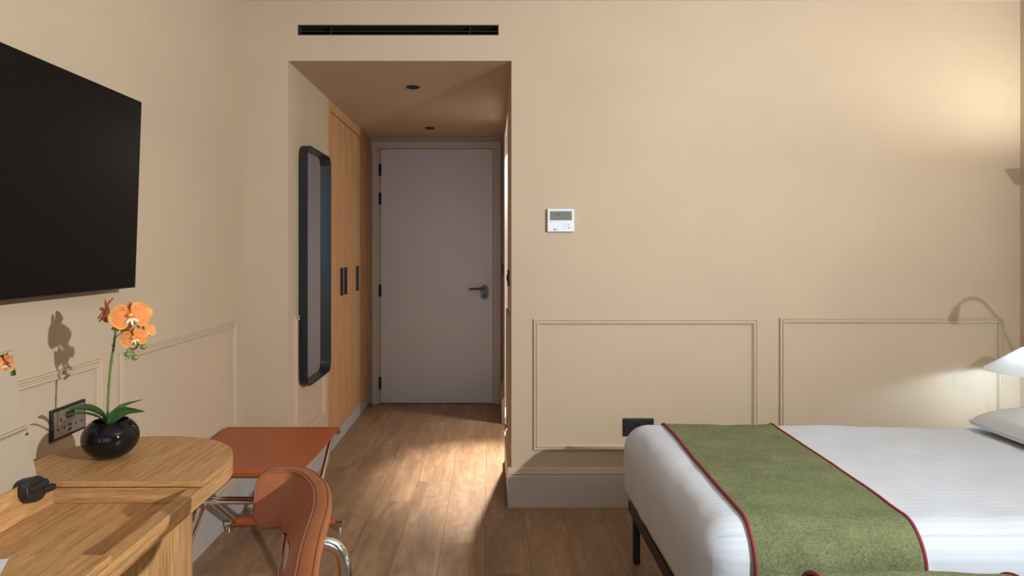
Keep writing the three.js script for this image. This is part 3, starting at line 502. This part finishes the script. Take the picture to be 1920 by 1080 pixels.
// ------------------------------------------------------------------ beds
const BX0 = 0.537, BX1 = 2.50, BTOP = 0.541, BBOT = 0.236, BR = 0.082;
function wrinkle(x, y, z) { const n = (a, b, s) => vnoise(a + 50, b + 50, 4096, 4096, s) - 0.5; return 1.3 * 0.010 * n(x * 3.1, (z + y * 1.3) * 2.7, 61) + 0.006 * n(x * 8 + z * 3, (z - y) * 6, 62) + 0.0035 * n(x * 17 + y * 9, z * 15 + y * 12, 63); }
function buildBed(zFar, zNear, label, rlabel, plabel, grp) {
  const w = zNear - zFar, b = tag(group('bed', (BX0 + BX1) / 2, 0, (zFar + zNear) / 2), label, 'bed', grp[0]), cx = b.position.x, cz = b.position.z;
  // duvet-wrapped mattress
  const L = BX1 - BX0, Hh = BTOP - BBOT, g = new THREE.BoxGeometry(L, Hh, w, 150, 26, 80), p = g.attributes.position, uv = g.attributes.uv, v = V(0, 0, 0), q = V(0, 0, 0);
  const shapeIt = (v, out) => { // rounded box with soft sides
    q.set(THREE.MathUtils.clamp(v.x, -L / 2 + BR, L / 2 - BR), THREE.MathUtils.clamp(v.y, -Hh / 2 + 0.05, Hh / 2 - BR), THREE.MathUtils.clamp(v.z, -w / 2 + BR, w / 2 - BR));
    const d = v.clone().sub(q), mx = Math.max(Math.abs(d.x), Math.abs(d.y), Math.abs(d.z)); if (mx > 1e-9) { const len = v.y < q.y ? 0.05 : BR; d.normalize().multiplyScalar(Math.min(mx, len) * 1); }
    const n = d.lengthSq() ? d.clone().normalize() : V(0, 1, 0); out.copy(q).add(d);
    const X = out.x + cx, Y = out.y, Z = out.z + cz; out.addScaledVector(n, wrinkle(X, Y, Z) + 0.010 * Math.cos(Math.PI * Y / Hh) * (1 - Math.abs(n.y)) + out_); return n;
  };
  let out_ = 0;
  for (let i = 0; i < p.count; i++) { v.fromBufferAttribute(p, i); const o = V(0, 0, 0); shapeIt(v, o); p.setXYZ(i, o.x, o.y + (BTOP + BBOT) / 2, o.z); const s = Math.abs(v.y) >= Hh / 2 - 1e-6 ? v.z : (Math.abs(v.z) >= w / 2 - 1e-6 ? v.y : v.z * 0.0 + v.y); const alongFoot = Math.abs(v.x) >= L / 2 - 1e-6; uv.setXY(i, (alongFoot ? v.z : v.x) / 0.2, (alongFoot ? 0.006 : s / 0.2)); }
  g.computeVertexNormals(); mesh('duvet', g, M.linen, b);
  // frame and legs
  const fr = 0.03, X0 = -L / 2 + 0.012, X1 = L / 2, Z0 = -w / 2 + 0.02, Z1 = w / 2 - 0.02, y0 = 0.195, y1 = 0.238;
  for (const z of [Z0, Z1 - fr]) mesh('side_rail', rbx(X0, X1, y0, y1, z, z + fr, 0.004), M.bedMetal, b);
  for (const x of [X0, X1 - fr]) mesh('end_rail', rbx(x, x + fr, y0, y1, Z0 + fr, Z1 - fr, 0.004), M.bedMetal, b);
  for (const x of [X0 + 0.014, X1 - 0.04]) for (const z of [Z0 + 0.012, Z1 - 0.038]) mesh('leg', rbx(x, x + 0.026, 0, y0 + 0.002, z, z + 0.026, 0.004), M.bedMetal, b);
  // runner: wraps the long sides
  const r = tag(group('bed_runner', cx, 0, cz), rlabel, 'bed runner', grp[1]);
  const xa = 0.665 - cx, xb = 1.083 - cx, sec = [], drop = 0.25, m = 110, n = 34;
  const prof = []; for (let i = 0; i < 44; i++) prof.push([w / 2, Hh / 2 - drop + drop * i / 44]); for (let i = 0; i <= 120; i++) prof.push([w / 2 - w * i / 120, Hh / 2]); for (let i = 1; i <= 44; i++) prof.push([-w / 2, Hh / 2 - drop * i / 44]);
  const P = (x, i, off) => { const [z, y] = prof[i]; const o = V(0, 0, 0); const skew = 0.035 * (z / w); const vv = V(x - skew, y, z); out_ = off; shapeIt(vv, o); out_ = 0; return [o.x, o.y + (BTOP + BBOT) / 2, o.z]; };
  const pos = [], ix = [], ruv = []; let len = 0; const R = n + 1;
  for (const off of [0.0075, 0.003]) { len = 0; for (let i = 0; i < prof.length; i++) { if (i) len += Math.hypot(prof[i][0] - prof[i - 1][0], prof[i][1] - prof[i - 1][1]); for (let j = 0; j <= n; j++) { const x = xa + (xb - xa) * j / n; pos.push(...P(x, i, off)); ruv.push(x / 0.5, len / 0.5); } } }
  const S = prof.length * R; for (let s = 0; s < 2; s++) for (let i = 0; i < prof.length - 1; i++) for (let j = 0; j < n; j++) { const a = s * S + i * R + j, bb = a + 1, c = a + R, d = c + 1; s ? ix.push(a, c, bb, bb, c, d) : ix.push(a, bb, c, bb, d, c); }
  mesh('cloth', rawGeo(pos, ix, ruv), M.runner, r);
  for (const x of [xa, xb]) { const pts = []; for (let i = 0; i < prof.length; i++) pts.push(P(x, i, 0.0065)); mesh('piping', tube(pts, 0.0048, 220, 8), M.piping, r).userData.label = 'burgundy piping'; }
  // pillow
  const pw = 0.86, pl = 0.52, pg = new THREE.BoxGeometry(pl, 0.13, pw, 40, 8, 50), pp = pg.attributes.position;
  for (let i = 0; i < pp.count; i++) { const x = pp.getX(i) / (pl / 2), y = pp.getY(i) / 0.065, z = pp.getZ(i) / (pw / 2), e = Math.pow(Math.max(0, 1 - Math.pow(Math.abs(x), 3.2)), 0.5) * Math.pow(Math.max(0, 1 - Math.pow(Math.abs(z), 3.6)), 0.5); const k = 1 - 0.05 * (x * x * z * z); const yy = (y > 0 ? y * (0.010 + 0.078 * e) : y * (0.008 + 0.012 * e)) + wrinkle(x * 0.6, y, z * 0.8 + cz) * 0.6 * e; pp.setXYZ(i, x * k * pl / 2, yy, z * k * pw / 2); }
  pg.computeVertexNormals();
  const pil = tag(group('pillow', 2.10, BTOP + 0.033, cz), plabel, 'pillow', grp[2]);
  pil.rotation.z = 0.03;
  mesh('pillowcase', pg, M.cotton, pil);
  const hem = []; for (let i = 0; i <= 40; i++) { const z = -1 + 2 * i / 40, e = Math.pow(Math.max(0, 1 - Math.pow(Math.abs(z), 3.6)), 0.5); hem.push([-pl / 2 * 0.985 * (1 - 0.05 * z * z), 0.002 + 0.004 * e, z * pw / 2 * 0.96]); }
  mesh('hem', tube(hem, 0.006, 60, 8), M.cotton, pil);
  return b;
}
buildBed(-2.60, -1.60, 'single bed in white striped linen nearer the panelled back wall', 'green wool runner with burgundy piping across the bed by the back wall', 'white pillow on the bed by the back wall', ['twin beds', 'runners on the twin beds', 'pillows on the twin beds']);
buildBed(-1.425, -0.425, 'single bed in white linen mostly below the bottom edge, nearer the viewer', 'green wool runner just showing at the bottom edge on the nearer bed', 'white pillow on the nearer bed', ['twin beds', 'runners on the twin beds', 'pillows on the twin beds']);

// ------------------------------------------------------------------ bedside: nightstand, table lamp, wall lights
{
  const n = tag(group('nightstand', 2.335, -0.05, -2.87), 'small oak nightstand under the white table lamp', 'nightstand');
  mesh('top', boxUV(rbx(-0.2, 0.2, 0.38, 0.40, -0.2, 0.2, 0.003), 0, 1, 0.5), M.desk, n);
  mesh('body', boxUV(bx(-0.19, 0.19, 0.12, 0.379, -0.19, 0.19), 0, 1, 0.5), M.desk, n);
  for (const x of [-0.17, 0.15]) for (const z of [-0.17, 0.15]) mesh('leg', bx(x, x + 0.02, 0.05, 0.1195, z, z + 0.02), M.bedMetal, n);
}
const glowWhite = new THREE.MeshStandardMaterial({ color: lin(0.9, 0.9, 0.9), emissive: lin(1, 0.97, 0.9), emissiveIntensity: 6, roughness: 0.6 });
{
  const l = tag(group('table_lamp', 2.37, 0.3505, -2.85), 'table lamp with a wide white cone shade beside the bed', 'lamp');
  const shadeMat = new THREE.MeshPhysicalMaterial({ color: lin(0.92, 0.92, 0.92), roughness: 0.9, transmission: 0.25, thickness: 0 });
  mesh('base', lathe([[0.0005, 0], [0.07, 0], [0.07, 0.012], [0.06, 0.018], [0.012, 0.022], [0.0005, 0.022]]), M.white, l);
  mesh('stem', rod([0, 0.02, 0], [0, 0.39, 0], 0.008), M.white, l);
  mesh('shade', lathe([[0.165, 0.343], [0.166, 0.345], [0.165, 0.349], [0.03, 0.450], [0.022, 0.452], [0.022, 0.448], [0.03, 0.446], [0.163, 0.346], [0.165, 0.343]]), shadeMat, l);
  mesh('bulb', new THREE.SphereGeometry(0.022, 20, 14).translate(0, 0.398, 0), glowWhite, l);
  const p = new THREE.PointLight(lin(0.54, 0.77, 1.0), LAMP.table); p.position.set(0, 0.398, 0); p.castShadow = true; p.shadow.radius = 1.1; p.name = 'table_lamp_light'; l.add(p);
}
{
  const s = tag(group('wall_sconce', XR, 1.49, -2.55), 'flared uplight wall sconce at the bed head, beyond the right edge', 'wall lamp');
  mesh('back_plate', rbx(-0.01, 0, 0.07, 0.145, -0.03, 0.03, 0.003), M.white, s);
  mesh('arm', rod([-0.008, 0.107, 0], [-0.075, 0.107, 0], 0.006), M.white, s);
  mesh('shade', lathe([[0.0005, 0.100], [0.012, 0.100], [0.020, 0.116], [0.034, 0.138], [0.048, 0.160], [0.0495, 0.163], [0.046, 0.162], [0.031, 0.140], [0.017, 0.120], [0.0005, 0.116]]).translate(-0.084, 0, 0), M.white, s);
  mesh('bulb', new THREE.SphereGeometry(0.016, 18, 12).translate(-0.084, 0.148, 0), new THREE.MeshStandardMaterial({ color: lin(0.9, 0.9, 0.9), emissive: lin(1, 0.9, 0.68), emissiveIntensity: 6 }), s);
  const p = new THREE.PointLight(lin(0.93, 1.0, 0.97), LAMP.sconce); p.position.set(-0.084, 0.148, 0); p.castShadow = true; p.shadow.radius = 0.8; p.name = 'sconce_light'; s.add(p);
}
{
  const r = tag(group('reading_lamp', XR, 0.72, -2.52), 'bent gooseneck reading lamp at the bed head, beyond the right edge', 'reading lamp');
  mesh('mount', rbx(-0.03, 0, 0.02, 0.09, -0.03, 0.03, 0.005), M.blackMetal, r);
  mesh('neck', tube([[-0.02, 0.06, 0], [-0.06, 0.13, 0], [-0.11, 0.24, 0], [-0.18, 0.37, 0], [-0.25, 0.428, 0], [-0.305, 0.412, 0], [-0.325, 0.38, 0]], 0.0065, 60, 10), M.blackMetal, r);
  mesh('head', rod([-0.320, 0.392, 0], [-0.343, 0.335, 0], 0.013, 16, 0.021), M.blackMetal, r);
}
{
  // floor lamp with a tilted spot head beside the nearer bed: the room's main light
  const k = tag(group('floor_lamp', 2.15, 0, 0.28), 'floor lamp with a tilted spot head, out of view to the right of the viewer', 'lamp');
  const dir = V(-0.75, 0.07, -0.66).normalize(), tip = V(0, 1.82, -0.10), aim = new THREE.Quaternion().setFromUnitVectors(V(0, 1, 0), dir);
  mesh('base', lathe([[0.0005, 0], [0.13, 0], [0.13, 0.012], [0.12, 0.02], [0.014, 0.024], [0.0005, 0.024]], 40), M.blackMetal, k);
  mesh('pole', rod([0, 0.02, 0], [0, 1.78, 0], 0.011), M.blackMetal, k);
  mesh('head', lathe([[0.0005, -0.13], [0.036, -0.13], [0.040, -0.12], [0.040, -0.004], [0.037, -0.004], [0.037, -0.012], [0.0005, -0.012]], 32).applyQuaternion(aim).translate(...tip.toArray()), M.blackMetal, k);
  mesh('lens', new THREE.CylinderGeometry(0.0365, 0.0365, 0.004, 28).translate(0, -0.008, 0).applyQuaternion(aim).translate(...tip.toArray()), new THREE.MeshStandardMaterial({ color: lin(0.9, 0.9, 0.9), emissive: lin(0.95, 0.98, 1), emissiveIntensity: 8 }), k);
  const p = new THREE.SpotLight(lin(0.88, 0.95, 1.0), LAMP.key, 0, 1.25, 1.0); p.position.copy(tip).addScaledVector(dir, 0.004); p.target.position.copy(tip).addScaledVector(dir, 3); p.castShadow = true; p.shadow.radius = 1.6; p.name = 'floor_lamp_beam'; k.add(p); k.add(p.target);
}
{
  const b = tag(group('bathroom_spotlight', 0.238, 2.1, -4.52), 'small tilted ceiling spotlight just inside the side doorway', 'spotlight');
  mesh('housing', lathe([[0.0005, 0.037], [0.028, 0.037], [0.028, 0.02], [0.0005, 0.02]], 24), M.white, b);
  mesh('lens', new THREE.CylinderGeometry(0.02, 0.02, 0.004, 24).translate(0, 0.017, 0), new THREE.MeshStandardMaterial({ color: lin(0.9, 0.9, 0.9), emissive: lin(1, 0.93, 0.8), emissiveIntensity: 6 }), b);
  const s = new THREE.SpotLight(lin(1, 0.96, 0.87), LAMP.bath, 0, 0.31, 1.0); s.position.set(0, 0.008, 0); s.target.position.set(-0.27, -2.1, 0.95); s.castShadow = true; s.shadow.radius = 1.0; s.name = 'bathroom_beam'; b.add(s); b.add(s.target);
  const p = new THREE.PointLight(lin(1, 0.97, 0.92), LAMP.bathGlow); p.position.set(0, 0.008, 0); p.castShadow = true; p.shadow.radius = 1.0; p.name = 'bathroom_glow'; b.add(p);
}
{
  const n = mesh('night_light', rbx(HX1 + 0.004, HX1 + 0.018, 0.052, 0.120, -4.5878, -4.5845, 0.0012), new THREE.MeshStandardMaterial({ color: lin(0.9, 0.9, 0.85), emissive: lin(1, 0.93, 0.75), emissiveIntensity: 1.6 }));
  tag(n, 'small glowing night light low on the doorway jamb', 'night light');
}
renderer.render(scene, camera);
